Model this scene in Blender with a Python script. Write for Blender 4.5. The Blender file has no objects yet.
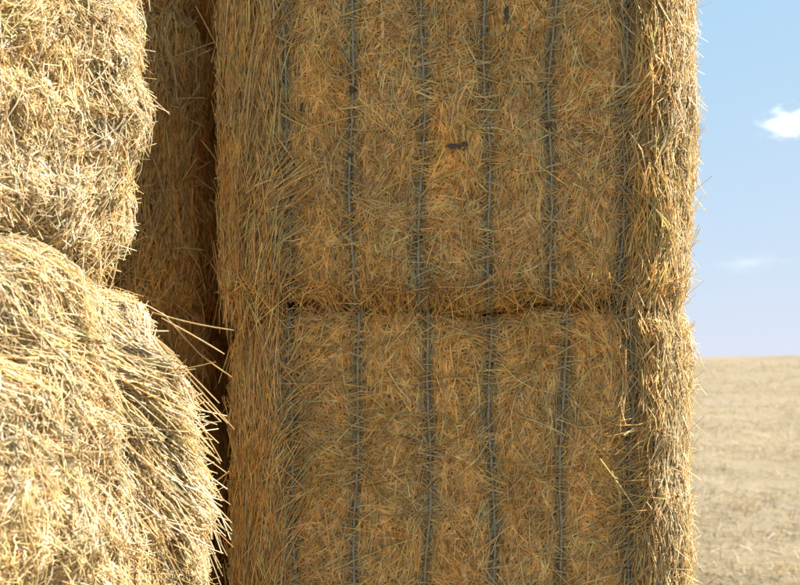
import bpy, math
import numpy as np
from mathutils import Vector, Matrix

# ------------------------------------------------------------------ camera, sky, sun, exposure
scene = bpy.context.scene
COL = scene.collection
R = math.radians
CAM = Vector((0.0, -2.375, 1.625))
FPX = 950.0                                   # focal length in pixels of an 800 px wide frame
HOR = 375.0                                   # picture row of the eye level

cam_data = bpy.data.cameras.new('camera')
cam_data.sensor_width = 36.0
cam_data.lens = 36.0 * FPX / 800.0
cam_data.shift_y = (HOR - 292.5) / 800.0
cam_data.clip_start = 0.05
cam_data.clip_end = 20000
cam_data.dof.use_dof = True
cam_data.dof.focus_distance = 2.25
cam_data.dof.aperture_fstop = 5.0
cam = bpy.data.objects.new('camera', cam_data)
cam.location = CAM
cam.rotation_euler = (R(90), 0, 0)
COL.objects.link(cam)
scene.camera = cam

SKY_GAIN = 1.53
SUN_EL, SUN_AZ = 46.0, 3.0                    # azimuth counted from +X towards +Y
sdir = Vector((math.cos(R(SUN_EL)) * math.cos(R(SUN_AZ)), math.cos(R(SUN_EL)) * math.sin(R(SUN_AZ)), math.sin(R(SUN_EL))))

world = bpy.data.worlds.new('World')
scene.world = world
world.use_nodes = True
wn = world.node_tree.nodes
wl = world.node_tree.links
wn.clear()
sky = wn.new('ShaderNodeTexSky')
sky.sky_type = 'NISHITA'
sky.sun_disc = False
sky.sun_elevation = R(SUN_EL)
sky.sun_rotation = R(90 - SUN_AZ)
sky.altitude = 300
sky.air_density = 1.0
sky.dust_density = 0.1
sky.ozone_density = 3.0
bg = wn.new('ShaderNodeBackground')
bg.inputs['Strength'].default_value = 0.15


def vmath(op, a, b):
    n = wn.new('ShaderNodeVectorMath')
    n.operation = op
    for k, v in ((0, a), (1, b)):
        if isinstance(v, tuple):
            n.inputs[k].default_value = v
        else:
            wl.new(v, n.inputs[k])
    return n.outputs[0]


# the pale summer sky: a soft shoulder on the sky's brightness, c = 1 / (a + b / sky)
soft = vmath('DIVIDE', (1.0, 1.0, 1.0), vmath('ADD', vmath('DIVIDE', (1.68, 0.80, 0.30), sky.outputs[0]), (1.11, 1.155, 1.03)))
soft = vmath('MULTIPLY', soft, (SKY_GAIN,) * 3)
wo = wn.new('ShaderNodeOutputWorld')
wl.new(soft, bg.inputs['Color'])
wl.new(bg.outputs[0], wo.inputs['Surface'])

sun_data = bpy.data.lights.new('sun', 'SUN')
sun_data.energy = 4.0
sun_data.angle = R(0.53)
sun_data.color = (1.0, 0.95, 0.87)
sun = bpy.data.objects.new('sun', sun_data)
sun.rotation_euler = (-sdir).to_track_quat('-Z', 'Y').to_euler()
sun.location = (6, 0, 8)
COL.objects.link(sun)

scene.view_settings.view_transform = 'Standard'
scene.view_settings.look = 'None'
scene.view_settings.exposure = 2.14
scene.view_settings.gamma = 1.0
scene.view_settings.use_curve_mapping = False
scene.render.engine = 'CYCLES'
scene.cycles.max_bounces = 8
scene.cycles.diffuse_bounces = 6
scene.cycles.glossy_bounces = 2
scene.cycles.transmission_bounces = 4
scene.cycles.volume_bounces = 2

rng = np.random.default_rng(11)


# ------------------------------------------------------------------ helpers
class Wave:
    """smooth vector noise: a sum of randomly directed sines, range about -1..1"""
    def __init__(self, wavelength, seed, n=14, dim=3):
        r = np.random.default_rng(seed)
        k = r.normal(size=(n, dim))
        k /= np.linalg.norm(k, axis=1)[:, None]
        self.k = k * (2 * np.pi / wavelength) * r.uniform(0.6, 1.5, (n, 1))
        self.ph = r.uniform(0, 6.283, n)
        self.n = n

    def __call__(self, p):
        return np.sin(p @ self.k.T + self.ph).sum(-1) * (1.6 / self.n ** 0.5) * 0.62


def unit(v):
    return v / np.maximum(np.linalg.norm(v, axis=-1, keepdims=True), 1e-9)


def fast_mesh(name, verts, quads, tint=None, smooth=True):
    me = bpy.data.meshes.new(name)
    verts = np.ascontiguousarray(verts, dtype=np.float32).reshape(-1, 3)
    quads = np.ascontiguousarray(quads, dtype=np.int32).reshape(-1, 4)
    me.vertices.add(len(verts))
    me.vertices.foreach_set('co', verts.ravel())
    me.loops.add(quads.size)
    me.loops.foreach_set('vertex_index', quads.ravel())
    me.polygons.add(len(quads))
    me.polygons.foreach_set('loop_start', np.arange(0, quads.size, 4, dtype=np.int32))
    me.polygons.foreach_set('use_smooth', np.full(len(quads), smooth, dtype=bool))
    if tint is not None:
        a = me.attributes.new('tint', 'FLOAT_COLOR', 'POINT')
        c = np.ones((len(verts), 4), dtype=np.float32)
        c[:, :3] = tint
        a.data.foreach_set('color', c.ravel())
    me.update(calc_edges=True)
    me.validate()
    return me


def link(name, me, parent=None, mat=None, kind=None):
    o = bpy.data.objects.new(name, me)
    COL.objects.link(o)
    if parent is not None:
        o.parent = parent
    if mat is not None:
        me.materials.clear()
        me.materials.append(mat)
    if kind:
        o['kind'] = kind
    return o


def tubes(paths, ups, rad, sides=3, taper=0.7, seed=1, flat=1.0):
    """paths (n,k,3), ups (n,3), rad (n,) -> verts, quads, owner index per vertex"""
    n, k, _ = paths.shape
    T = unit(np.gradient(paths, axis=1))
    S = unit(np.cross(T, ups[:, None, :]))
    U = np.cross(S, T)
    ph = np.random.default_rng(seed).uniform(0, 6.283, n) if sides > 2 else np.random.default_rng(seed).uniform(-0.8, 0.8, n)
    tp = np.ones(k)
    tp[0] = tp[-1] = taper
    V = np.empty((n, k, sides, 3))
    for s in range(sides):
        a = ph + s * 2 * np.pi / sides
        V[:, :, s] = paths + (S * np.cos(a)[:, None, None] + U * (flat * np.sin(a))[:, None, None]) * (rad[:, None] * tp[None, :])[..., None]
    base = (np.arange(n) * k * sides)[:, None, None]
    ii = np.arange(k - 1)[None, :, None] * sides
    ss = np.arange(sides if sides > 2 else 1)[None, None, :]
    s2 = (ss + 1) % sides
    Q = np.stack([base + ii + ss, base + ii + s2, base + ii + sides + s2, base + ii + sides + ss], -1)
    owner = np.repeat(np.arange(n), k * sides)
    return V.reshape(-1, 3), Q.reshape(-1, 4), owner


# ------------------------------------------------------------------ materials
def new_mat(name):
    m = bpy.data.materials.new(name)
    m.use_nodes = True
    nt = m.node_tree
    b = nt.nodes['Principled BSDF']
    return m, nt, b


def straw_material(name, per_object=False):
    m, nt, b = new_mat(name)
    N, L = nt.nodes, nt.links
    if per_object:
        oi = N.new('ShaderNodeObjectInfo')
        cr = N.new('ShaderNodeValToRGB')
        e = cr.color_ramp.elements
        e[0].position, e[0].color = 0.0, (0.42, 0.28, 0.11, 1)
        e[1].position, e[1].color = 1.0, (0.72, 0.60, 0.38, 1)
        x = e.new(0.35); x.color = (0.55, 0.40, 0.18, 1)
        x = e.new(0.7); x.color = (0.66, 0.52, 0.29, 1)
        L.new(oi.outputs['Random'], cr.inputs['Fac'])
        src = cr.outputs['Color']
    else:
        at = N.new('ShaderNodeAttribute')
        at.attribute_name = 'tint'
        src = at.outputs['Color']
    tc = N.new('ShaderNodeTexCoord')
    nz = N.new('ShaderNodeTexNoise')
    nz.inputs['Scale'].default_value = 45 if not per_object else 9
    nz.inputs['Detail'].default_value = 2
    L.new(tc.outputs['Object'], nz.inputs['Vector'])
    mr = N.new('ShaderNodeMapRange')
    mr.inputs['From Min'].default_value = 0.3
    mr.inputs['From Max'].default_value = 0.7
    mr.inputs['To Min'].default_value = 0.8
    mr.inputs['To Max'].default_value = 1.15
    L.new(nz.outputs['Fac'], mr.inputs['Value'])
    mx = N.new('ShaderNodeVectorMath')
    mx.operation = 'SCALE'
    L.new(src, mx.inputs[0])
    L.new(mr.outputs['Result'], mx.inputs['Scale'])
    L.new(mx.outputs[0], b.inputs['Base Color'])
    b.inputs['Roughness'].default_value = 0.48
    b.inputs['Specular IOR Level'].default_value = 0.4
    tr = N.new('ShaderNodeBsdfTranslucent')
    L.new(mx.outputs[0], tr.inputs['Color'])
    ms = N.new('ShaderNodeMixShader')
    ms.inputs['Fac'].default_value = 0.48
    L.new(b.outputs[0], ms.inputs[1])
    L.new(tr.outputs[0], ms.inputs[2])
    L.new(ms.outputs[0], N['Material Output'].inputs['Surface'])
    return m


def core_material():
    m, nt, b = new_mat('packed_straw')
    N, L = nt.nodes, nt.links
    tc = N.new('ShaderNodeTexCoord')
    wob = N.new('ShaderNodeTexNoise')
    wob.inputs['Scale'].default_value = 6
    L.new(tc.outputs['Object'], wob.inputs['Vector'])
    add = N.new('ShaderNodeMixRGB')
    add.blend_type = 'ADD'
    add.inputs['Fac'].default_value = 0.25
    L.new(tc.outputs['Object'], add.inputs['Color1'])
    L.new(wob.outputs['Color'], add.inputs['Color2'])
    mp = N.new('ShaderNodeMapping')
    mp.inputs['Scale'].default_value = (110, 110, 14)
    L.new(add.outputs[0], mp.inputs['Vector'])
    nz = N.new('ShaderNodeTexNoise')
    nz.inputs['Scale'].default_value = 1.0
    nz.inputs['Detail'].default_value = 4
    L.new(mp.outputs[0], nz.inputs['Vector'])
    cr = N.new('ShaderNodeValToRGB')
    e = cr.color_ramp.elements
    e[0].position, e[0].color = 0.3, (0.42, 0.245, 0.08, 1)
    e[1].position, e[1].color = 0.72, (0.76, 0.52, 0.21, 1)
    L.new(nz.outputs['Fac'], cr.inputs['Fac'])
    L.new(cr.outputs['Color'], b.inputs['Base Color'])
    bp = N.new('ShaderNodeBump')
    bp.inputs['Strength'].default_value = 0.9
    bp.inputs['Distance'].default_value = 0.012
    L.new(nz.outputs['Fac'], bp.inputs['Height'])
    L.new(bp.outputs[0], b.inputs['Normal'])
    b.inputs['Roughness'].default_value = 0.8
    return m


def twine_material():
    m, nt, b = new_mat('weathered_twine')
    N, L = nt.nodes, nt.links
    tc = N.new('ShaderNodeTexCoord')
    nz = N.new('ShaderNodeTexNoise')
    nz.inputs['Scale'].default_value = 60
    nz.inputs['Detail'].default_value = 3
    L.new(tc.outputs['Object'], nz.inputs['Vector'])
    cr = N.new('ShaderNodeValToRGB')
    e = cr.color_ramp.elements
    e[0].position, e[0].color = 0.3, (0.17, 0.168, 0.125, 1)
    e[1].position, e[1].color = 0.75, (0.33, 0.32, 0.245, 1)
    L.new(nz.outputs['Fac'], cr.inputs['Fac'])
    L.new(cr.outputs['Color'], b.inputs['Base Color'])
    b.inputs['Roughness'].default_value = 0.75
    return m


def plain_material(name, c, rough=0.85):
    m, nt, b = new_mat(name)
    N, L = nt.nodes, nt.links
    nz = N.new('ShaderNodeTexNoise')
    nz.inputs['Scale'].default_value = 120
    cr = N.new('ShaderNodeValToRGB')
    e = cr.color_ramp.elements
    e[0].color = tuple(x * 0.6 for x in c) + (1,)
    e[1].color = tuple(x * 1.4 for x in c) + (1,)
    L.new(nz.outputs['Fac'], cr.inputs['Fac'])
    L.new(cr.outputs['Color'], b.inputs['Base Color'])
    b.inputs['Roughness'].default_value = rough
    return m


def ground_material():
    m, nt, b = new_mat('harvested_field')
    N, L = nt.nodes, nt.links
    tc = N.new('ShaderNodeTexCoord')

    def noise(scale, detail, rough=0.6, vec=None):
        n = N.new('ShaderNodeTexNoise')
        n.inputs['Scale'].default_value = scale
        n.inputs['Detail'].default_value = detail
        n.inputs['Roughness'].default_value = rough
        L.new(vec if vec is not None else tc.outputs['Object'], n.inputs['Vector'])
        return n

    big = noise(0.35, 4)
    mid = noise(1.7, 5, 0.65)
    fine = noise(22, 6, 0.75)
    cr1 = N.new('ShaderNodeValToRGB')
    e = cr1.color_ramp.elements
    e[0].position, e[0].color = 0.28, (0.15, 0.108, 0.06, 1)
    e[1].position, e[1].color = 0.68, (0.245, 0.205, 0.14, 1)
    x = e.new(0.46); x.color = (0.205, 0.165, 0.105, 1)
    mixv = N.new('ShaderNodeMixRGB')
    mixv.inputs['Fac'].default_value = 0.5
    L.new(big.outputs['Fac'], mixv.inputs['Color1'])
    L.new(mid.outputs['Fac'], mixv.inputs['Color2'])
    L.new(mixv.outputs[0], cr1.inputs['Fac'])
    cr2 = N.new('ShaderNodeValToRGB')
    e = cr2.color_ramp.elements
    e[0].position, e[0].color = 0.32, (0.78, 0.74, 0.68, 1)
    e[1].position, e[1].color = 0.66, (1.12, 1.1, 1.05, 1)
    L.new(fine.outputs['Fac'], cr2.inputs['Fac'])
    mul = N.new('ShaderNodeMixRGB')
    mul.blend_type = 'MULTIPLY'
    mul.inputs['Fac'].default_value = 0.85
    L.new(cr1.outputs[0], mul.inputs['Color1'])
    L.new(cr2.outputs[0], mul.inputs['Color2'])
    L.new(mul.outputs[0], b.inputs['Base Color'])
    bp = N.new('ShaderNodeBump')
    bp.inputs['Strength'].default_value = 0.6
    bp.inputs['Distance'].default_value = 0.05
    L.new(fine.outputs['Fac'], bp.inputs['Height'])
    L.new(bp.outputs[0], b.inputs['Normal'])
    b.inputs['Roughness'].default_value = 0.9
    b.inputs['Specular IOR Level'].default_value = 0.15
    return m


M_STRAW = straw_material('straw')
M_STALK = straw_material('loose_stalk', True)
M_CORE = core_material()
M_TWINE = twine_material()
M_GROUND = ground_material()
M_SPECK = plain_material('dark_speck', (0.065, 0.045, 0.03))

CREAM = np.array((0.80, 0.69, 0.46))
PALE = np.array((0.76, 0.59, 0.31))
GOLD = np.array((0.70, 0.51, 0.235))
RUST = np.array((0.58, 0.385, 0.15))
DARK = np.array((0.34, 0.215, 0.085))
GREY = np.array((0.46, 0.42, 0.29))
PAL = np.stack([CREAM, PALE, GOLD, RUST, DARK, GREY])


def pick(weights, n, r, cast=(1, 1, 1)):
    w = np.asarray(weights, float)
    c = PAL[r.choice(len(PAL), n, p=w / w.sum())]
    return np.clip(c * np.array(cast) * r.uniform(0.82, 1.18, (n, 1)) * r.normal(1, 0.035, (n, 3)), 0.02, 0.90)


# ------------------------------------------------------------------ field
def ground_z(x, y):
    d = np.hypot(x, y + 2.375)
    t = np.clip((d - 7.0) / 41.0, 0, 1)
    crest = 2.10 + 0.024 * np.clip(x, -60, 60)
    z = crest * (t ** 1.15)
    past = np.clip(d - 48.0, 0, None)
    z = z - 0.035 * past ** 1.15 * np.clip(past / 30, 0, 1)
    p = np.stack([x, y, 0 * x], -1)
    far = np.clip((d - 5) / 6, 0, 1)
    z = z + far * (GW1(p) * 0.05 + GW2(p) * 0.02) + np.clip((d - 4.0) / 4.0, 0, 1) * GW3(p) * 0.015
    return np.maximum(z, -40)


GW1, GW2, GW3 = Wave(9.0, 5), Wave(2.6, 6), Wave(0.7, 7)


def build_ground():
    g = [0.0]
    while g[-1] < 3000:
        a = g[-1]
        g.append(a + max(0.4, 0.02 * a if a < 60 else 0.05 * a))
    g = np.array(g)
    ax = np.concatenate([-g[:0:-1], g])
    ay = ax
    X, Y = np.meshgrid(ax, ay, indexing='ij')
    Z = ground_z(X, Y)
    n, k = X.shape
    idx = np.arange(n * k).reshape(n, k)
    Q = np.stack([idx[:-1, :-1], idx[1:, :-1], idx[1:, 1:], idx[:-1, 1:]], -1)
    me = fast_mesh('field_ground', np.stack([X, Y, Z], -1), Q)
    link('field_ground', me, None, M_GROUND, 'structure')


build_ground()


def build_litter():
    r = np.random.default_rng(77)
    n1, n2, n3 = 105000, 30000, 20000
    d = 5.5 + 36 * r.power(1.0, n1) ** 1.6
    tx = r.uniform(-0.25, 0.95, n1)
    y1 = d - 2.375
    x1 = tx * d
    a2 = r.uniform(0, 6.283, n2); d2 = r.uniform(4.5, 22, n2)
    x2, y2 = d2 * np.cos(a2), d2 * np.sin(a2) - 1.0
    x3, y3 = r.uniform(-3, 3.5, n3), r.uniform(-3.5, 3.2, n3)
    x = np.concatenate([x1, x2, x3]); y = np.concatenate([y1, y2, y3])
    n = len(x)
    p = np.stack([x, y, 0 * x], -1)
    keep = r.uniform(-1.1, 1, n) < 0.75 * Wave(1.3, 91)(p) + 0.12
    x, y = x[keep], y[keep]
    n = len(x)
    z = ground_z(x, y)
    L = r.uniform(0.08, 0.28, n)
    a = r.uniform(0, 6.283, n)
    tilt = r.normal(0, 0.22, n)
    up = r.random(n) < 0.3
    tilt[up] = r.uniform(0.6, 1.4, up.sum())
    L[up] *= 0.5
    v = np.stack([np.cos(a) * np.cos(tilt), np.sin(a) * np.cos(tilt), np.abs(np.sin(tilt))], -1)
    c = np.stack([x, y, z + 0.006], -1)
    P = np.stack([c - v * 0.1 * L[:, None], c + v * 0.95 * L[:, None]], 1)
    ups = np.tile(np.array((0.1, 0.05, 1.0)), (n, 1))
    far = np.hypot(x, y + 2.4)
    V, Q, own = tubes(P, ups, 0.0028 + 0.00020 * far, 2, 0.6, 3)
    tint = pick([5, 5, 2.2, 0.5, 0.1, 0.8], n, r, (0.47, 0.46, 0.47))
    pq = np.stack([x, y, 0 * x], -1)
    tint = (tint * (1 + 0.20 * Wave(1.6, 95)(pq) + 0.14 * Wave(5.0, 96)(pq))[:, None])[own]
    me = fast_mesh('straw_litter', V, Q, tint)
    o = link('straw_litter', me, None, M_STRAW, 'stuff')
    o['label'] = 'loose cut straw and stubble lying over the harvested field'
    o['category'] = 'straw'


build_litter()


# ------------------------------------------------------------------ bales
S_END = 0.5
JOINT = Wave(0.45, 66, dim=1)


class Surface:
    """rounded, lumpy bale surface.  u runs along the front and on round its two
    sides, z up the front and on over the top (z > H) or under (z < 0)."""
    def __init__(self, W, D, H, r, seed, strings=(), flakes=0.0, lump=0.014, seam=0.0, taper=0.0, slump=0.0):
        self.W, self.D, self.H, self.r = W, D, H, np.array(r, float)
        self.strings = np.array(strings, float)
        self.w1, self.w2, self.w3 = Wave(0.42, seed), Wave(0.13, seed + 1), Wave(0.9, seed + 2)
        self.ws = Wave(0.35, seed + 3, dim=2)
        self.flakes, self.lump, self.seam, self.taper, self.slump = flakes, lump, seam, taper, slump
        rr = np.random.default_rng(seed + 9)
        self.fl = rr.normal(0, 1, 60)
        self.flw = 0.16
        self.rough = 0.45 if len(self.strings) else 0.75

    def box(self, u, z):
        hx = self.W / 2
        x = np.clip(u, -hx, hx)
        y = np.clip(np.abs(u) - hx, 0, None) + np.clip(z - self.H, 0, None) + np.clip(-z, 0, None)
        return np.stack([x, np.minimum(y, self.D), np.clip(z, 0, self.H)], -1)

    def string_x(self, i, z):
        return self.strings[i] + 0.007 * np.sin(z * 5.0 + i * 2.1 + self.H) + 0.004 * np.sin(z * 13 + i)

    def at(self, p, inset=0.0):
        W, D, H, r = self.W, self.D, self.H, self.r
        lo = np.array((-W / 2, 0, 0)) + r
        hi = np.array((W / 2, D, H)) - r
        q = np.clip(p, lo, hi)
        d = (p - q) / r
        d = d / np.maximum(np.linalg.norm(d, axis=-1, keepdims=True), 1e-6)
        pos = q + d * r
        nrm = unit(d / r)
        if self.seam:                                # the ends draw in towards the joints
            s = np.clip((np.abs(p[..., 2] - H / 2) - (H / 2 - 0.06)) / 0.06, 0, 1)
            ins = self.seam * (1 - np.sqrt(1 - s * s * 0.999)) * (1 - 0.65 * nrm[..., 0] ** 2)
            pos = pos - ins[..., None] * nrm * np.array((1, 1, 0))
            pos = pos + (0.004 * JOINT(p[..., :1]) * np.clip(np.abs(p[..., 2] - H / 2) / (H / 2), 0, 1) ** 3)[..., None] * np.array((0, 0, 1))
        if self.taper:
            pos = pos - (self.taper * (1 - p[..., 2] / H))[..., None] * np.array((1, 0, 0)) * np.clip(p[..., :1] / (W / 2), 0, 1)
        if self.slump:
            k = np.clip((p[..., 2] - 0.35) / (H - 0.35), 0, 1) ** 1.5 * np.clip(p[..., 0] / (W / 2) * 1.6 - 0.6, 0, 1)
            pos = pos - (self.slump * k)[..., None] * np.array((1, 0, 0))
        disp = self.w1(p) * self.lump + self.w2(p) * self.lump * self.rough + self.w3(p) * self.lump * 0.9
        disp = disp * (1 - 0.6 * nrm[..., 0] ** 2) if len(self.strings) else disp
        side = np.clip(1 - nrm[..., 0] ** 2 * 1.2, 0, 1)
        if len(self.strings):
            x, z = p[..., 0], p[..., 2]
            g = 0
            for i in range(len(self.strings)):
                dx = x - self.string_x(i, z)
                g = g - 0.012 * np.exp(-(dx / 0.013) ** 2) - 0.010 * np.exp(-(dx / 0.040) ** 2)
            g = g * np.clip((S_END - np.abs(z / self.H - 0.5)) / 0.06, 0.25, 1)
            disp = disp + (g + 0.010) * side
        if self.flakes:
            f = p[..., 0] / self.flw + 30.2 + 0.25 * self.ws(p[..., [1, 2]])
            k = np.floor(f).astype(int)
            t = f - k
            a, b2 = self.fl[k % 60], self.fl[(k + 1) % 60]
            s = np.clip((t - 0.86) / 0.14, 0, 1)
            s = s * s * (3 - 2 * s)
            edge = np.exp(-((t - 0.93) / 0.06) ** 2)
            disp = disp + ((a * (1 - s) + b2 * s) * self.flakes - edge * self.flakes * 0.9) * side
        return pos + nrm * (disp - inset)[..., None], nrm

    def uz(self, u, z, inset=0.0):
        return self.at(self.box(u, z), inset)


def core_mesh(S, step=0.028):
    W, D, H = S.W, S.D, S.H
    V, Q, base = [], [], 0

    def sheet(o, a, la, b, lb):
        nonlocal base
        na, nb = max(2, int(la / step)), max(2, int(lb / step))
        A, B = np.meshgrid(np.linspace(0, la, na + 1), np.linspace(0, lb, nb + 1), indexing='ij')
        P = np.array(o) + A[..., None] * np.array(a) + B[..., None] * np.array(b)
        pos, _ = S.at(P, 0.010)
        idx = np.arange((na + 1) * (nb + 1)).reshape(na + 1, nb + 1) + base
        V.append(pos.reshape(-1, 3))
        Q.append(np.stack([idx[:-1, :-1], idx[1:, :-1], idx[1:, 1:], idx[:-1, 1:]], -1).reshape(-1, 4))
        base += idx.size
    sheet((-W / 2, 0, 0), (1, 0, 0), W, (0, 0, 1), H)
    sheet((W / 2, D, 0), (-1, 0, 0), W, (0, 0, 1), H)
    sheet((W / 2, 0, 0), (0, 1, 0), D, (0, 0, 1), H)
    sheet((-W / 2, D, 0), (0, -1, 0), D, (0, 0, 1), H)
    sheet((-W / 2, 0, H), (1, 0, 0), W, (0, 1, 0), D)
    sheet((-W / 2, D, 0), (1, 0, 0), W, (0, -1, 0), D)
    return fast_mesh('packed_core', np.concatenate(V), np.concatenate(Q))


TS = np.linspace(-0.5, 0.5, 4)


def straw_paths(S, u, z, th, L, lift, tilt, bow, swirl, k=4, hang=False):
    """curved straws lying on the surface; tilt lifts one end, bow pushes the ends in or out"""
    ts = np.linspace(-0.5, 0.5, k)
    ctl, nm = [], None
    for t in (-0.5, 0.0, 0.5):
        a = th + swirl * t
        s = L * t
        zz = z + np.sin(a) * s
        zc = np.maximum(zz, 0.05) if hang else zz        # hanging straw drops past the lower edge
        pos, n = S.uz(u + np.cos(a) * s, zc)
        pos = pos + (zz - zc)[:, None] * np.array((0, 0, 1.0))
        ctl.append(pos + n * (lift + tilt * t * L + bow * L * abs(t) * 2)[:, None])
        if t == 0.0:
            nm = n
    A, Mi, B = ctl
    c2 = 2 * (A + B - 2 * Mi)
    c1 = B - A
    P = Mi[:, None] + c1[:, None] * ts[None, :, None] + c2[:, None] * (ts ** 2)[None, :, None]
    return P, unit(nm + 0.01)


STALKS = []


def stalk_meshes():
    r = np.random.default_rng(5)
    for i in range(14):
        k = 6
        t = np.linspace(0, 1, k)
        b = r.normal(0, 0.05)
        kink = r.uniform(0.3, 0.7)
        ka = r.normal(0, 0.06) if i % 3 else r.normal(0, 0.18)
        P = np.stack([b * t * (1 - t) * 2 + np.clip(t - kink, 0, None) * ka, r.normal(0, 0.02) * t * t, t], -1)[None]
        V, Q, _ = tubes(P, np.array([[0.0, 1.0, 0.1]]), np.array([0.011]), 5, 0.65, i)
        me = fast_mesh('stalk', V, Q)
        me.materials.append(M_STALK)
        STALKS.append(me)


stalk_meshes()


def add_stalk(parent, base, direction, length, thick, r):
    """one loose stalk; base and direction in the parent's own space"""
    o = bpy.data.objects.new('stalk', STALKS[r.integers(len(STALKS))])
    q = Vector(direction).to_track_quat('Z', 'Y')
    s = thick / 0.011
    o.matrix_basis = Matrix.Translation(Vector(base)) @ q.to_matrix().to_4x4() @ Matrix.Rotation(r.uniform(0, 6.28), 4, 'Z') @ Matrix.Diagonal((s, s, length, 1))
    COL.objects.link(o)
    o.parent = parent
    return o


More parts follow.
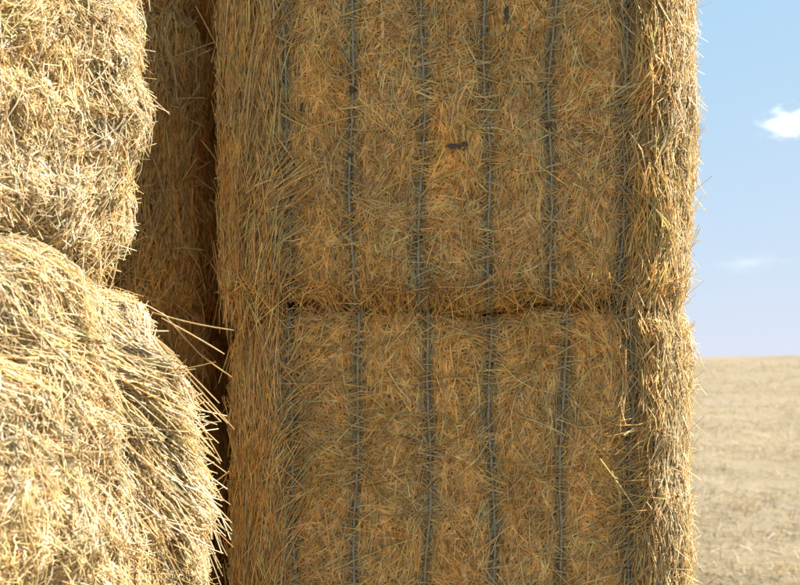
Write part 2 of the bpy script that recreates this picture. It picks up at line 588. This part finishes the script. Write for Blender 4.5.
def bale(label, loc, rotz, S, layers, seed, n_stalks=0, stalk_zone=None, stalk_theta=None, stalk_out=0.15, stalk_len=0.17, sunny=False, twines=True, core_step=0.028, cast=(1.20, 1.07, 0.84)):
    """layers: list of dicts (n, zone(u0,u1,z0,z1), theta fn, L range, rad range, lift range, tilt sd, bow, swirl, pal)"""
    fine = n_stalks > 0
    core_step = core_step if fine else 0.06
    r = np.random.default_rng(seed)
    root = bpy.data.objects.new('straw_bale', None)
    COL.objects.link(root)
    root.location = loc
    root.rotation_euler = (0, 0, rotz)
    root['label'] = label
    root['category'] = 'straw bale'
    root['group'] = 'large square straw bales in stacks'
    link('packed_core', core_mesh(S, core_step), root, M_CORE)
    blotch, blotch2, blotch3 = Wave(0.30, seed + 51, dim=2), Wave(0.09, seed + 52, dim=2), Wave(0.4, seed + 53, dim=2)
    VV, QQ, TT, base = [], [], [], 0
    for ly in layers:
        n = ly['n']
        u0, u1, z0, z1 = ly['zone']
        u = r.uniform(u0, u1, n)
        z = r.uniform(z0, z1, n)
        if ly.get('frayed'):
            i = r.integers(0, len(S.strings), n)
            u = S.strings[0] * 0 + np.choose(i, [S.string_x(j, z) for j in range(len(S.strings))]) + r.normal(0, 0.009, n)
        if 'dens' in ly:
            keep = r.random(n) < ly['dens'](u, z)
            u, z = u[keep], z[keep]
            n = len(u)
        th = ly['theta'](u, z, r)
        L = r.uniform(*ly['L'], n) if 'Lpow' not in ly else ly['L'][0] + (ly['L'][1] - ly['L'][0]) * r.random(n) ** ly['Lpow']
        if len(S.strings) and not ly.get('frayed'):  # few straws lie over the twine
            near = np.zeros(n, bool)
            for t in (-0.45, -0.3, -0.15, 0, 0.15, 0.3, 0.45):
                uu, zz = u + np.cos(th) * L * t, z + np.sin(th) * L * t
                for i in range(len(S.strings)):
                    near |= np.abs(uu - S.string_x(i, zz)) < 0.006
            keep = ~(near & (r.random(n) < ly.get('clear', 0.72)))
            u, z, th, L = u[keep], z[keep], th[keep], L[keep]
            n = len(u)
        lift = r.uniform(*ly['lift'], n)
        tilt = r.normal(0, ly.get('tilt', 0.08), n)
        if 'tilt_end' in ly:                         # the far end stands off the surface
            tilt = np.abs(r.normal(ly['tilt_end'], ly['tilt_end'] * 0.6, n))
        bow = r.normal(ly.get('bow', -0.02), 0.03, n)
        swirl = r.normal(0, ly.get('swirl', 0.5), n)
        P, up = straw_paths(S, u, z, th, L, lift, tilt, bow, swirl, ly.get('k', 3), ly.get('hang', False))
        V, Q, own = tubes(P, up, r.uniform(*ly['rad'], n), ly.get('sides', 3), 0.75, seed + len(VV), ly.get('flat', 1.0))
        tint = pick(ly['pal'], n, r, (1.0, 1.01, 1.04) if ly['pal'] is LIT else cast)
        uz = np.stack([u, z], -1)                    # weathered and fresher patches
        tint = tint * (1 + 0.05 * blotch(uz) + 0.07 * blotch2(uz))[:, None] * (1 + np.array((-0.01, 0.0, 0.05)) * blotch3(uz)[:, None])
        if len(S.strings) and sunny:                 # sun side blended paler: sunlight and bleaching both put into the tint
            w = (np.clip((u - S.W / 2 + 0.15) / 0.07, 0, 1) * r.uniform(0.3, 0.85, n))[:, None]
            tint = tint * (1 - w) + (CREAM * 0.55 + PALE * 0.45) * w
        if len(S.strings):
            g = np.zeros(n)
            for i in range(len(S.strings)):
                g = np.maximum(g, np.exp(-((u - S.string_x(i, z)) / 0.017) ** 2))
            g = np.clip(g * 0.75 * (r.random(n) < 0.8), 0, 1)[:, None]
            tint = tint * (1 - g) + GREY * 0.95 * g
        VV.append(V); QQ.append(Q + base); TT.append(tint[own]); base += len(V)
    if VV:
        me = fast_mesh('straw', np.concatenate(VV), np.concatenate(QQ), np.concatenate(TT))
        link('loose_straw', me, root, M_STRAW, 'stuff')
    # baler twine, all the way round the length of the bale
    if twines:
        for i in range(len(S.strings)):
            zz = np.linspace(0, S.H, 46)
            yy = np.linspace(0, S.D, 40)[1:-1]
            sx = S.string_x(i, zz)
            pts = [np.stack([sx, 0 * zz, zz], -1),
                   np.stack([0 * yy + sx[-1], yy, 0 * yy + S.H], -1),
                   np.stack([sx[::-1], 0 * zz + S.D, zz[::-1]], -1),
                   np.stack([0 * yy + sx[0], yy[::-1], 0 * yy], -1)]
            p = np.concatenate(pts)
            pos, n = S.at(p)
            pos = pos + n * (0.018 + 0.0015 * np.sin(np.arange(len(p)) * 0.9 + i))[:, None]
            pos = pos + r.normal(0, 0.0008, pos.shape)
            pos = np.concatenate([pos, pos[:1]])
            nn = np.concatenate([n, n[:1]])
            # two plies twisted round each other
            s = np.concatenate([[0], np.cumsum(np.linalg.norm(np.diff(pos, axis=0), axis=1))])
            fs = np.concatenate([np.arange(0, S.H, 0.0065 if fine else 0.05), np.arange(S.H, s[-1], 0.05)])
            pc = np.stack([np.interp(fs, s, pos[:, c]) for c in range(3)], -1)
            nc = unit(np.stack([np.interp(fs, s, nn[:, c]) for c in range(3)], -1))
            T = unit(np.gradient(pc, axis=0))
            B = unit(np.cross(T, nc))
            ph = np.minimum(fs, S.H) / 0.022 * 2 * np.pi if fine else fs * 0
            tv, tq, tb = [], [], 0
            for ply in (0, math.pi):
                off = (B * np.cos(ph + ply)[:, None] + nc * np.sin(ph + ply)[:, None]) * 0.0014
                v, q, _ = tubes((pc + off)[None], np.array([[0.9, 0.3, 0.2]]), np.array([0.0025]), 4, 1.0, i)
                tv.append(v); tq.append(q + tb); tb += len(v)
            link('twine', fast_mesh('twine', np.concatenate(tv), np.concatenate(tq)), root, M_TWINE)
    # single stalks lying on or standing off the face
    if n_stalks:
        u0, u1, z0, z1 = stalk_zone
        u, z = r.uniform(u0, u1, n_stalks), r.uniform(z0, z1, n_stalks)
        th = stalk_theta(u, z, r)
        Ls = 0.04 + stalk_len * r.random(n_stalks) ** 1.6
        pa, na = S.uz(u, z)
        pb, nb = S.uz(u + np.cos(th) * Ls, z + np.sin(th) * Ls)
        d = unit(pb - pa + na * (np.abs(r.normal(0, stalk_out, n_stalks)) * Ls)[:, None])
        pa = pa + na * r.uniform(0.004, 0.014, n_stalks)[:, None]
        for j in range(n_stalks):
            add_stalk(root, pa[j], d[j], Ls[j], r.uniform(0.0010, 0.0017), r)
    return root


# ---- orientation fields (angle 0 = along u, pi/2 = up)
def field_face(seed, shoulder=0.42, spread=0.55):
    f = Wave(0.5, seed, dim=2)
    g = Wave(0.16, seed + 1, dim=2)

    def th(u, z, r):
        p = np.stack([u, z], -1)
        a = 0.9 + f(p) * 1.2 + g(p) * 0.5 + r.normal(0, spread, len(u))
        w = np.clip((np.abs(u) - shoulder + 0.03) / 0.08, 0, 1)
        v = math.pi / 2 + 0.25 * f(p) + r.normal(0, 0.36, len(u))
        return a * (1 - w) + v * w + math.pi * (r.random(len(u)) < 0.5)
    return th


def field_up(u, z, r):
    return math.pi / 2 + r.normal(0, 0.22, len(u))


def field_down(u, z, r):
    return -math.pi / 2 + r.normal(0, 0.5, len(u))


def field_random(u, z, r):
    return r.uniform(0, 6.283, len(u))


STR_UP = (-0.42, -0.2525, -0.085, 0.08, 0.2425, 0.415)
STR_LO = (-0.425, -0.262, -0.088, 0.077, 0.255, 0.42)
CX = 0.14
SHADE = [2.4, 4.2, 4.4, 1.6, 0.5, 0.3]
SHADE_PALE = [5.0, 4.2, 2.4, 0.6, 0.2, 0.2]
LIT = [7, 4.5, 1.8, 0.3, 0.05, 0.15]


def shaded_layers(fs, W, H, mul=1.0):
    h = W / 2
    th = field_face(fs)
    th2 = field_face(fs + 20, spread=0.9)
    return [
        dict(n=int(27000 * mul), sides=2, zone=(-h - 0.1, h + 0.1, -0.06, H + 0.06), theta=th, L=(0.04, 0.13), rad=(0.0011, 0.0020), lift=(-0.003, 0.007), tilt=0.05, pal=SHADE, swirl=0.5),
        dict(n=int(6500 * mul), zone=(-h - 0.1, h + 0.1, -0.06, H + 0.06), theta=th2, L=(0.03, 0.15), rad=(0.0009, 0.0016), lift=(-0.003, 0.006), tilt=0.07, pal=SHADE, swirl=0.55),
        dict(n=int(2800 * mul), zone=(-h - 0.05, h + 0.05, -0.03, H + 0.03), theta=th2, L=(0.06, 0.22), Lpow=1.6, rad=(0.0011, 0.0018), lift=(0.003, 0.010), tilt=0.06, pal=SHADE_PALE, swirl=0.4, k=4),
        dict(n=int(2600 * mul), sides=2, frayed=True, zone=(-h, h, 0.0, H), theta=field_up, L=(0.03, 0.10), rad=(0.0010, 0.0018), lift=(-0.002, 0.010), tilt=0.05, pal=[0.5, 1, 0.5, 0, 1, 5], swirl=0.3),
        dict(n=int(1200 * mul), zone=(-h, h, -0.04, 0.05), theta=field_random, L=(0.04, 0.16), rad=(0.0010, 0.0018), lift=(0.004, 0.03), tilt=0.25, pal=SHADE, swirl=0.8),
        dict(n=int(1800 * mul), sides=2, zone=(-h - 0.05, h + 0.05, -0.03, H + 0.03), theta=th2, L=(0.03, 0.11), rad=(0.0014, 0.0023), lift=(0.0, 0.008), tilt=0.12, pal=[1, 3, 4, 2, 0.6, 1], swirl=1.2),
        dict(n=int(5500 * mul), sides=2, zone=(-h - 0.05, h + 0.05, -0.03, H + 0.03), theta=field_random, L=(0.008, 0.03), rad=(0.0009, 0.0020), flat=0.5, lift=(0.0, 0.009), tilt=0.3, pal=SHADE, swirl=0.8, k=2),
        # shoulders: combed, long, hanging
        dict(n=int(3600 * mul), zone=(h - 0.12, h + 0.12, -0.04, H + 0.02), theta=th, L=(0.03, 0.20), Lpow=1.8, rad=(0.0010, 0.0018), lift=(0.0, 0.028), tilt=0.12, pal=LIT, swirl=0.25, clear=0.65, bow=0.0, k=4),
        dict(n=int(1700 * mul), zone=(h - 0.21, h - 0.08, -0.04, H + 0.02), theta=th, L=(0.03, 0.20), Lpow=1.8, rad=(0.0010, 0.0018), lift=(0.0, 0.028), tilt=0.12, pal=SHADE_PALE, swirl=0.25, clear=0.65, bow=0.0, k=4),
        dict(n=int(4000 * mul), zone=(-h - 0.10, -h + 0.20, -0.04, H + 0.02), theta=th, L=(0.05, 0.30), Lpow=1.6, rad=(0.0010, 0.0017), lift=(0.0, 0.020), tilt=0.07, pal=SHADE_PALE, swirl=0.25, clear=0.65, bow=0.0, k=4),
        # straw hanging down over the joint
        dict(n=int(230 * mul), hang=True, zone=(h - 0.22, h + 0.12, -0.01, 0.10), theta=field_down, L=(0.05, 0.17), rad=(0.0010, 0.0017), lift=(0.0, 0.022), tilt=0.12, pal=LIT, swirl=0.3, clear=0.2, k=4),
        dict(n=int(230 * mul), hang=True, zone=(-h - 0.10, -h + 0.20, -0.01, 0.10), theta=field_down, L=(0.06, 0.20), rad=(0.0010, 0.0017), lift=(0.0, 0.022), tilt=0.12, pal=SHADE_PALE, swirl=0.3, clear=0.2, k=4),
        dict(n=int(170 * mul), hang=True, zone=(-h + 0.15, h - 0.15, 0.0, 0.06), theta=field_down, L=(0.03, 0.11), rad=(0.0009, 0.0016), lift=(-0.004, 0.014), tilt=0.15, pal=SHADE, swirl=0.6),
        # fuzz standing off the two corners
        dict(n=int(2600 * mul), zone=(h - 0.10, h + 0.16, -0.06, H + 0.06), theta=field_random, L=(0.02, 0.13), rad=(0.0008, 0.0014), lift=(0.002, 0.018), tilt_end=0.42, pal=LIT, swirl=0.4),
        dict(n=int(900 * mul), zone=(-h - 0.12, -h + 0.06, -0.04, H + 0.04), theta=field_random, L=(0.03, 0.11), rad=(0.0009, 0.0016), lift=(0.002, 0.012), tilt_end=0.25, pal=SHADE, swirl=0.4),
        # the long sides and top, thinner
        dict(n=int(4500 * mul), sides=2, zone=(h + 0.1, h + 1.6, 0.0, H), theta=th2, L=(0.06, 0.2), rad=(0.0018, 0.003), lift=(-0.002, 0.012), tilt=0.12, pal=SHADE_PALE, swirl=0.5),
    ]


# ---- the shaded stack with the six twines
W, H = 1.20, 0.90
RAD = (0.19, 0.23, 0.02)
S_cu = Surface(1.235, 2.3, H, RAD, 100, STR_UP, seam=0.05, lump=0.011)
S_cl = Surface(1.205, 2.3, H, RAD, 155, STR_LO, seam=0.05, lump=0.011)
S_cb = Surface(1.19, 2.3, H, RAD, 180, STR_UP, seam=0.06)
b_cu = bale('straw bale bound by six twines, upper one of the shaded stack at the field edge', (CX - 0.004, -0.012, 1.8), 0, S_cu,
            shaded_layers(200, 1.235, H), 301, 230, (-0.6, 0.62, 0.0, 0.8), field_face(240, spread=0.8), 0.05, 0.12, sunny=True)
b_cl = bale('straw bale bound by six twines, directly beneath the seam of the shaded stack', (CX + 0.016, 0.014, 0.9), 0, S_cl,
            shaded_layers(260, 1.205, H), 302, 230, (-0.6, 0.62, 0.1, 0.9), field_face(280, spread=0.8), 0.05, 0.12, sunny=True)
b_cb = bale('bottom straw bale of the twine-bound shaded stack, resting on the field', (CX, 0.0, 0.0), 0, S_cb,
            shaded_layers(270, 1.19, H, 0.12), 303)

def blob(name, parent, S, u, z, size, mat, seed, off=0.012):
    import bmesh
    bm = bmesh.new()
    bmesh.ops.create_icosphere(bm, subdivisions=2, radius=1.0)
    w = Wave(1.3, seed)
    pos, nn = S.uz(np.array([u]), np.array([z]))
    c = pos[0] + nn[0] * off
    for v in bm.verts:
        p = np.array(v.co)
        v.co = Vector(tuple(c + p * np.array(size) * (1 + 0.35 * float(w(p[None])[0]))))
    me = bpy.data.meshes.new(name)
    bm.to_mesh(me)
    bm.free()
    return link(name, me, parent, mat)


def on_face(S, root, px, py):
    return (px - 400) / 400 - root.location.x, 1.625 + (375 - py) / 400 - root.location.z


def strings_of(root):
    return [o for o in root.children if o.name.split('.')[0] == 'twine']


for (px, py, si, root, S) in ((351, 92, 1, b_cu, S_cu), (549, 127, 4, b_cu, S_cu), (355, 155, 1, b_cu, S_cu)):
    u, z = on_face(S, root, px, py)
    u = float(S.string_x(si, z))
    blob('knot', strings_of(root)[si], S, u, z, (0.0085, 0.007, 0.008) if py != 155 else (0.005, 0.005, 0.006), M_SPECK, int(px + py), 0.018)
for (px, py, sx, sz, root, S) in ((453, 150, 0.014, 0.006, b_cu, S_cu), (464, 148, 0.006, 0.007, b_cu, S_cu), (505, 18, 0.006, 0.022, b_cu, S_cu), (302, 108, 0.004, 0.012, b_cu, S_cu)):
    u, z = on_face(S, root, px, py)
    blob('dark_speck', root, S, u, z, (sx, 0.003, sz), M_SPECK, int(px * 3 + py), 0.010)  # small flat dark specks set on the straw
# a few bleached stalks that stand clear of the face
rs = np.random.default_rng(8)
for (x0, y0, x1, y1, root, S) in ((588, 440, 606, 433, b_cl, S_cl), (583, 482, 592, 494, b_cl, S_cl), (602, 496, 612, 497, b_cl, S_cl), (515, 464, 542, 464, b_cl, S_cl),
                                  (240, 130, 262, 20, b_cu, S_cu), (252, 60, 250, 130, b_cu, S_cu), (225, 5, 300, 50, b_cu, S_cu), (245, 180, 262, 95, b_cu, S_cu),
                                  (645, 400, 647, 500, b_cl, S_cl), (640, 490, 660, 540, b_cl, S_cl)):
    ua, za = on_face(S, root, x0, y0)
    ub, zb = on_face(S, root, x1, y1)
    pa, na = S.uz(np.array([ua]), np.array([za]))
    pb, nb = S.uz(np.array([ub]), np.array([zb]))
    a, b2 = pa[0] + na[0] * 0.022, pb[0] + nb[0] * 0.034
    add_stalk(root, a, b2 - a, float(np.linalg.norm(b2 - a)), 0.0021, rs)


# ---- the stack set back behind it, deep in shade
S_nu = Surface(1.2, 2.3, H, (0.14, 0.10, 0.06), 400, STR_UP, lump=0.03)
S_nl = Surface(1.2, 2.3, H, (0.14, 0.10, 0.06), 430, STR_LO, lump=0.03)
S_nb = Surface(1.2, 2.3, H, (0.14, 0.10, 0.06), 460, STR_UP, lump=0.02)


def back_layers(fs, mul=1.0):
    th = field_face(fs, shoulder=0.4, spread=0.6)
    return [
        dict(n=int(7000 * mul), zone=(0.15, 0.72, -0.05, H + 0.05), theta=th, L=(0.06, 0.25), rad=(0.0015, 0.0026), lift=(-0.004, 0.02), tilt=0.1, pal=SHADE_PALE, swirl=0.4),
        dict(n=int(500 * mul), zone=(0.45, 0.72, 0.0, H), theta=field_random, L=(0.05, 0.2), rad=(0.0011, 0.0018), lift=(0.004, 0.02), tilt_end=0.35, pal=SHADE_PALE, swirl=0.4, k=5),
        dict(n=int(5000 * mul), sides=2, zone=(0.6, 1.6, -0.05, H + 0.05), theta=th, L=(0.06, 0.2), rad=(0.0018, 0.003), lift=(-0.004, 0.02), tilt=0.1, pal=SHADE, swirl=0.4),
    ]


b_nu = bale('dim brown straw bale wedged in shadow behind the sunlit bales, uppermost there', (-1.235, 0.44, 1.8), 0, S_nu,
            back_layers(480), 311, 60, (0.1, 0.62, 0.0, 0.85), field_face(490, shoulder=0.1, spread=0.5), 0.25, cast=(1.16, 1.05, 0.85))
b_nl = bale('dark straw bale low in the narrow gap behind the bulging sunlit bale', (-1.235, 0.47, 0.9), 0, S_nl,
            back_layers(500, 0.7), 312, 30, (0.1, 0.62, 0.3, 0.88), field_face(495, shoulder=0.1, spread=0.5), 0.25, cast=(1.16, 1.05, 0.85))
b_nb = bale('bottom straw bale of the dim stack in the shadowed gap, on the ground', (-1.23, 0.46, 0.0), 0, S_nb,
            back_layers(520, 0.2), 313)

S_nt = Surface(1.2, 2.3, H, (0.14, 0.10, 0.06), 470, STR_UP, lump=0.02)
b_nt = bale('straw bale crowning the dim stack behind the sunlit bales', (-1.22, 0.46, 2.7), 0, S_nt,
            back_layers(530, 0.3), 314)
S_ct = Surface(1.19, 2.3, H, RAD, 190, STR_LO, seam=0.06)
b_ct = bale('unseen straw bale added on top of the shaded twine-bound stack to cast shadow', (CX, 0.0, 2.7), 0, S_ct,
            shaded_layers(290, 1.19, H, 0.1), 304)  # added out of view so its shadow keeps sun off the stack behind

# ---- the sunlit stack standing nearer, long sides turned to the sun
ROT = R(64)
tv = np.array((math.cos(ROT), math.sin(ROT)))
nv = np.array((math.sin(ROT), -math.cos(ROT)))
LW = 2.3


def from_corner(cx, cy):
    c = np.array((cx, cy)) - tv * LW / 2
    return float(c[0]), float(c[1])


def field_lit(seed, lean):
    f = Wave(0.35, seed, dim=2)
    g = Wave(0.12, seed + 1, dim=2)

    def th(u, z, r):
        p = np.stack([u, z], -1)
        a = lean(u, z) + f(p) * 0.55 + g(p) * 0.35 + r.normal(0, 0.42, len(u))
        return a
    return th


def lit_layers(fs, lean, z0, z1, mul=1.0, over=0.0):
    e = LW / 2
    th = field_lit(fs, lean)
    return [
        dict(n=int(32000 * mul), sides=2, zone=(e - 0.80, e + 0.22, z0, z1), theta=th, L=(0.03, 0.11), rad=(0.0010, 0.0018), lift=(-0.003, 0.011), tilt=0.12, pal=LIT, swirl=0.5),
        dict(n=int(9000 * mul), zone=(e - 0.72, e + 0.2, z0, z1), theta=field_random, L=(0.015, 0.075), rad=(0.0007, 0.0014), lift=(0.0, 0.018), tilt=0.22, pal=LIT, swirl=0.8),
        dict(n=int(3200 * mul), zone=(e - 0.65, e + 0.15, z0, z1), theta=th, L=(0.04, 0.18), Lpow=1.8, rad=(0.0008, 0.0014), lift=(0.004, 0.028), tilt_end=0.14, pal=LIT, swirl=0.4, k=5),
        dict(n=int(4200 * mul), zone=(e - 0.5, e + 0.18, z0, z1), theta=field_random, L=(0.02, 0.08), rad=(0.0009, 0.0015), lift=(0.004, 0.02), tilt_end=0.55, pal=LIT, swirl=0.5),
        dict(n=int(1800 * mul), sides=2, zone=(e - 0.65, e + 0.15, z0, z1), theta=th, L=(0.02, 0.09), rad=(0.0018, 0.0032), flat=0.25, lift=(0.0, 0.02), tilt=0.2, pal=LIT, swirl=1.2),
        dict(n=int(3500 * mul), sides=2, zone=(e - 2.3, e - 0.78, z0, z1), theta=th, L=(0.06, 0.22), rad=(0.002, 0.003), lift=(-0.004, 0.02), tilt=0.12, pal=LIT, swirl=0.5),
    ]


def field_fan(u, z, r):
    return -0.95 + r.normal(0, 0.16, len(u))


def drape_layers(fs):
    e = LW / 2
    th = field_lit(fs, lambda u, z: -1.0 + 0 * u)
    return [dict(n=4200, zone=(e - 0.65, e + 0.05, 0.72, 1.22), theta=th, L=(0.05, 0.26), Lpow=1.6, rad=(0.0008, 0.0014), lift=(0.002, 0.03), tilt=0.12, pal=LIT, swirl=0.3, bow=-0.03, k=5),
            dict(n=650, zone=(e - 0.35, e + 0.02, 0.42, 0.90), theta=field_fan, L=(0.12, 0.32), rad=(0.0010, 0.0017), lift=(0.0, 0.03), tilt_end=0.22, pal=LIT, swirl=0.45, bow=0.0, k=5)]


S_lu = Surface(LW, 1.2, H, (0.10, 0.12, 0.09), 600, (), flakes=0.014, lump=0.022, taper=0.07)
S_ll = Surface(LW, 1.2, 0.93, (0.42, 0.15, 0.46), 640, (), flakes=0.016, lump=0.015, slump=0.12)
S_lb = Surface(LW, 1.2, H, (0.12, 0.12, 0.07), 680, (), flakes=0.014, lump=0.02)
cu = from_corner(-0.545, -0.30)
cl = from_corner(-0.335, -0.29)
b_lu = bale('bright sunlit shaggy straw bale lying on top of the bulging sunlit bale', (cu[0], cu[1], 1.84), ROT, S_lu,
            lit_layers(700, lambda u, z: -1.35 + 0 * u, -0.05, H + 0.05), 321, 240, (0.5, 1.18, 0.0, 0.75),
            field_lit(705, lambda u, z: -1.3 + 0 * u), 0.25, 0.09, cast=(1, 1, 1))
b_ll = bale('sunlit straw bale with rounded slumping shoulder and stalks poking into the gap', (cl[0], cl[1], 0.9), ROT, S_ll,
            lit_layers(720, lambda u, z: -1.0 - 0.45 * np.clip((0.85 - z) / 0.5, 0, 1), 0.0, 1.15) + drape_layers(730), 322, 260, (0.45, 1.15, 0.15, 1.0),
            field_lit(725, lambda u, z: -0.9 + 0 * u), 0.25, 0.13, cast=(1, 1, 1))
b_lb = bale('bottom straw bale of the sunlit stack, resting on the field', (cl[0] - 0.05, cl[1], 0.0), ROT, S_lb,
            lit_layers(740, lambda u, z: -1.4 + 0 * u, 0.0, H, 0.12), 323, cast=(1, 1, 1))


# long stiff stalks poking out of the slumped shoulder into the gap
b_ll_m = Matrix.Translation(Vector(b_ll.location)) @ Matrix.Rotation(ROT, 4, 'Z')
inv = b_ll_m.inverted()


def point(px, py, d):
    return Vector(((px - 400) / FPX * d, CAM.y + d, CAM.z + (HOR - py) / FPX * d))


for (x0, y0, d0, x1, y1, d1) in ((178, 318, 2.07, 240, 332, 2.03), (182, 330, 2.08, 230, 358, 2.04), (183, 335, 2.08, 232, 388, 2.02), (165, 350, 2.06, 245, 441, 1.97), (168, 362, 2.06, 236, 430, 1.99),
                                 (160, 345, 2.05, 226, 412, 1.98), (185, 380, 2.08, 222, 430, 2.01), (192, 410, 2.09, 226, 468, 2.0), (200, 455, 2.1, 225, 505, 2.04), (205, 488, 2.1, 232, 470, 2.03), (205, 520, 2.1, 230, 560, 2.03)):
    a, b2 = inv @ point(x0, y0, d0), inv @ point(x1, y1, d1)
    b2 = b2 - (b2 - a) * 0.12
    a = a - (b2 - a) * 0.5
    add_stalk(b_ll, a, b2 - a, (b2 - a).length, 0.0016, rs)
for (x0, y0, d0, x1, y1, d1, root) in ((168, 45, 2.86, 178, 85, 2.6, b_nu), (165, 60, 2.86, 212, 42, 2.55, b_nu), (190, 60, 2.92, 212, 48, 2.62, b_nu), (188, 170, 2.88, 214, 190, 2.6, b_nu), (150, 150, 2.84, 168, 200, 2.6, b_nu),
                                       (232, 75, 2.5, 196, 5, 2.44, b_cu), (222, 168, 2.48, 200, 140, 2.44, b_cu), (135, 195, 2.84, 180, 187, 2.58, b_nu), (165, 100, 2.86, 205, 98, 2.6, b_nu)):
    o = Vector(root.location)
    a, b2 = point(x0, y0, d0) - o, point(x1, y1, d1) - o
    add_stalk(root, a, b2 - a, (b2 - a).length, 0.0014, rs)


# ------------------------------------------------------------------ clouds
def cloud(label, px, py, dist, sx, sy, sz, dens, scale):
    m = bpy.data.materials.new('cloud_vapour')
    m.use_nodes = True
    nt = m.node_tree
    N, L = nt.nodes, nt.links
    N.clear()
    out = N.new('ShaderNodeOutputMaterial')
    pv = N.new('ShaderNodeVolumePrincipled')
    pv.inputs['Color'].default_value = (0.99, 0.99, 0.99, 1)
    pv.inputs['Anisotropy'].default_value = 0.2
    tc = N.new('ShaderNodeTexCoord')
    ln = N.new('ShaderNodeVectorMath')
    ln.operation = 'LENGTH'
    L.new(tc.outputs['Object'], ln.inputs[0])
    nz = N.new('ShaderNodeTexNoise')
    nz.inputs['Scale'].default_value = scale
    nz.inputs['Detail'].default_value = 5
    nz.inputs['Roughness'].default_value = 0.6
    L.new(tc.outputs['Object'], nz.inputs['Vector'])
    a = N.new('ShaderNodeMath'); a.operation = 'MULTIPLY_ADD'
    a.inputs[1].default_value = 2.2
    a.inputs[2].default_value = -0.75
    L.new(nz.outputs['Fac'], a.inputs[0])
    s = N.new('ShaderNodeMath'); s.operation = 'SUBTRACT'
    L.new(a.outputs[0], s.inputs[0])
    L.new(ln.outputs['Value'], s.inputs[1])
    s2 = N.new('ShaderNodeMath'); s2.operation = 'ADD'; s2.inputs[1].default_value = 0.25
    L.new(s.outputs[0], s2.inputs[0])
    mu = N.new('ShaderNodeMath'); mu.operation = 'MULTIPLY'; mu.inputs[1].default_value = dens
    mu.use_clamp = False
    mxm = N.new('ShaderNodeMath'); mxm.operation = 'MAXIMUM'; mxm.inputs[1].default_value = 0.0
    L.new(s2.outputs[0], mxm.inputs[0])
    L.new(mxm.outputs[0], mu.inputs[0])
    L.new(mu.outputs[0], pv.inputs['Density'])
    L.new(pv.outputs[0], out.inputs['Volume'])
    import bmesh
    bm = bmesh.new()
    bmesh.ops.create_icosphere(bm, subdivisions=3, radius=1.0)
    me = bpy.data.meshes.new('cloud')
    bm.to_mesh(me)
    bm.free()
    o = link('cloud', me, None, m)
    o.location = CAM + Vector(((px - 400) / FPX * dist, dist, (HOR - py) / FPX * dist))
    o.scale = (sx, sy, sz)
    o['label'] = label
    o['category'] = 'cloud'
    return o


cloud('small puffy white cloud alone in the blue sky', 790, 122, 1500, 74, 60, 34, 0.045, 2.6)
cloud('faint thin wisp of cloud low above the field', 748, 263, 2200, 120, 90, 32, 0.0022, 2.0)
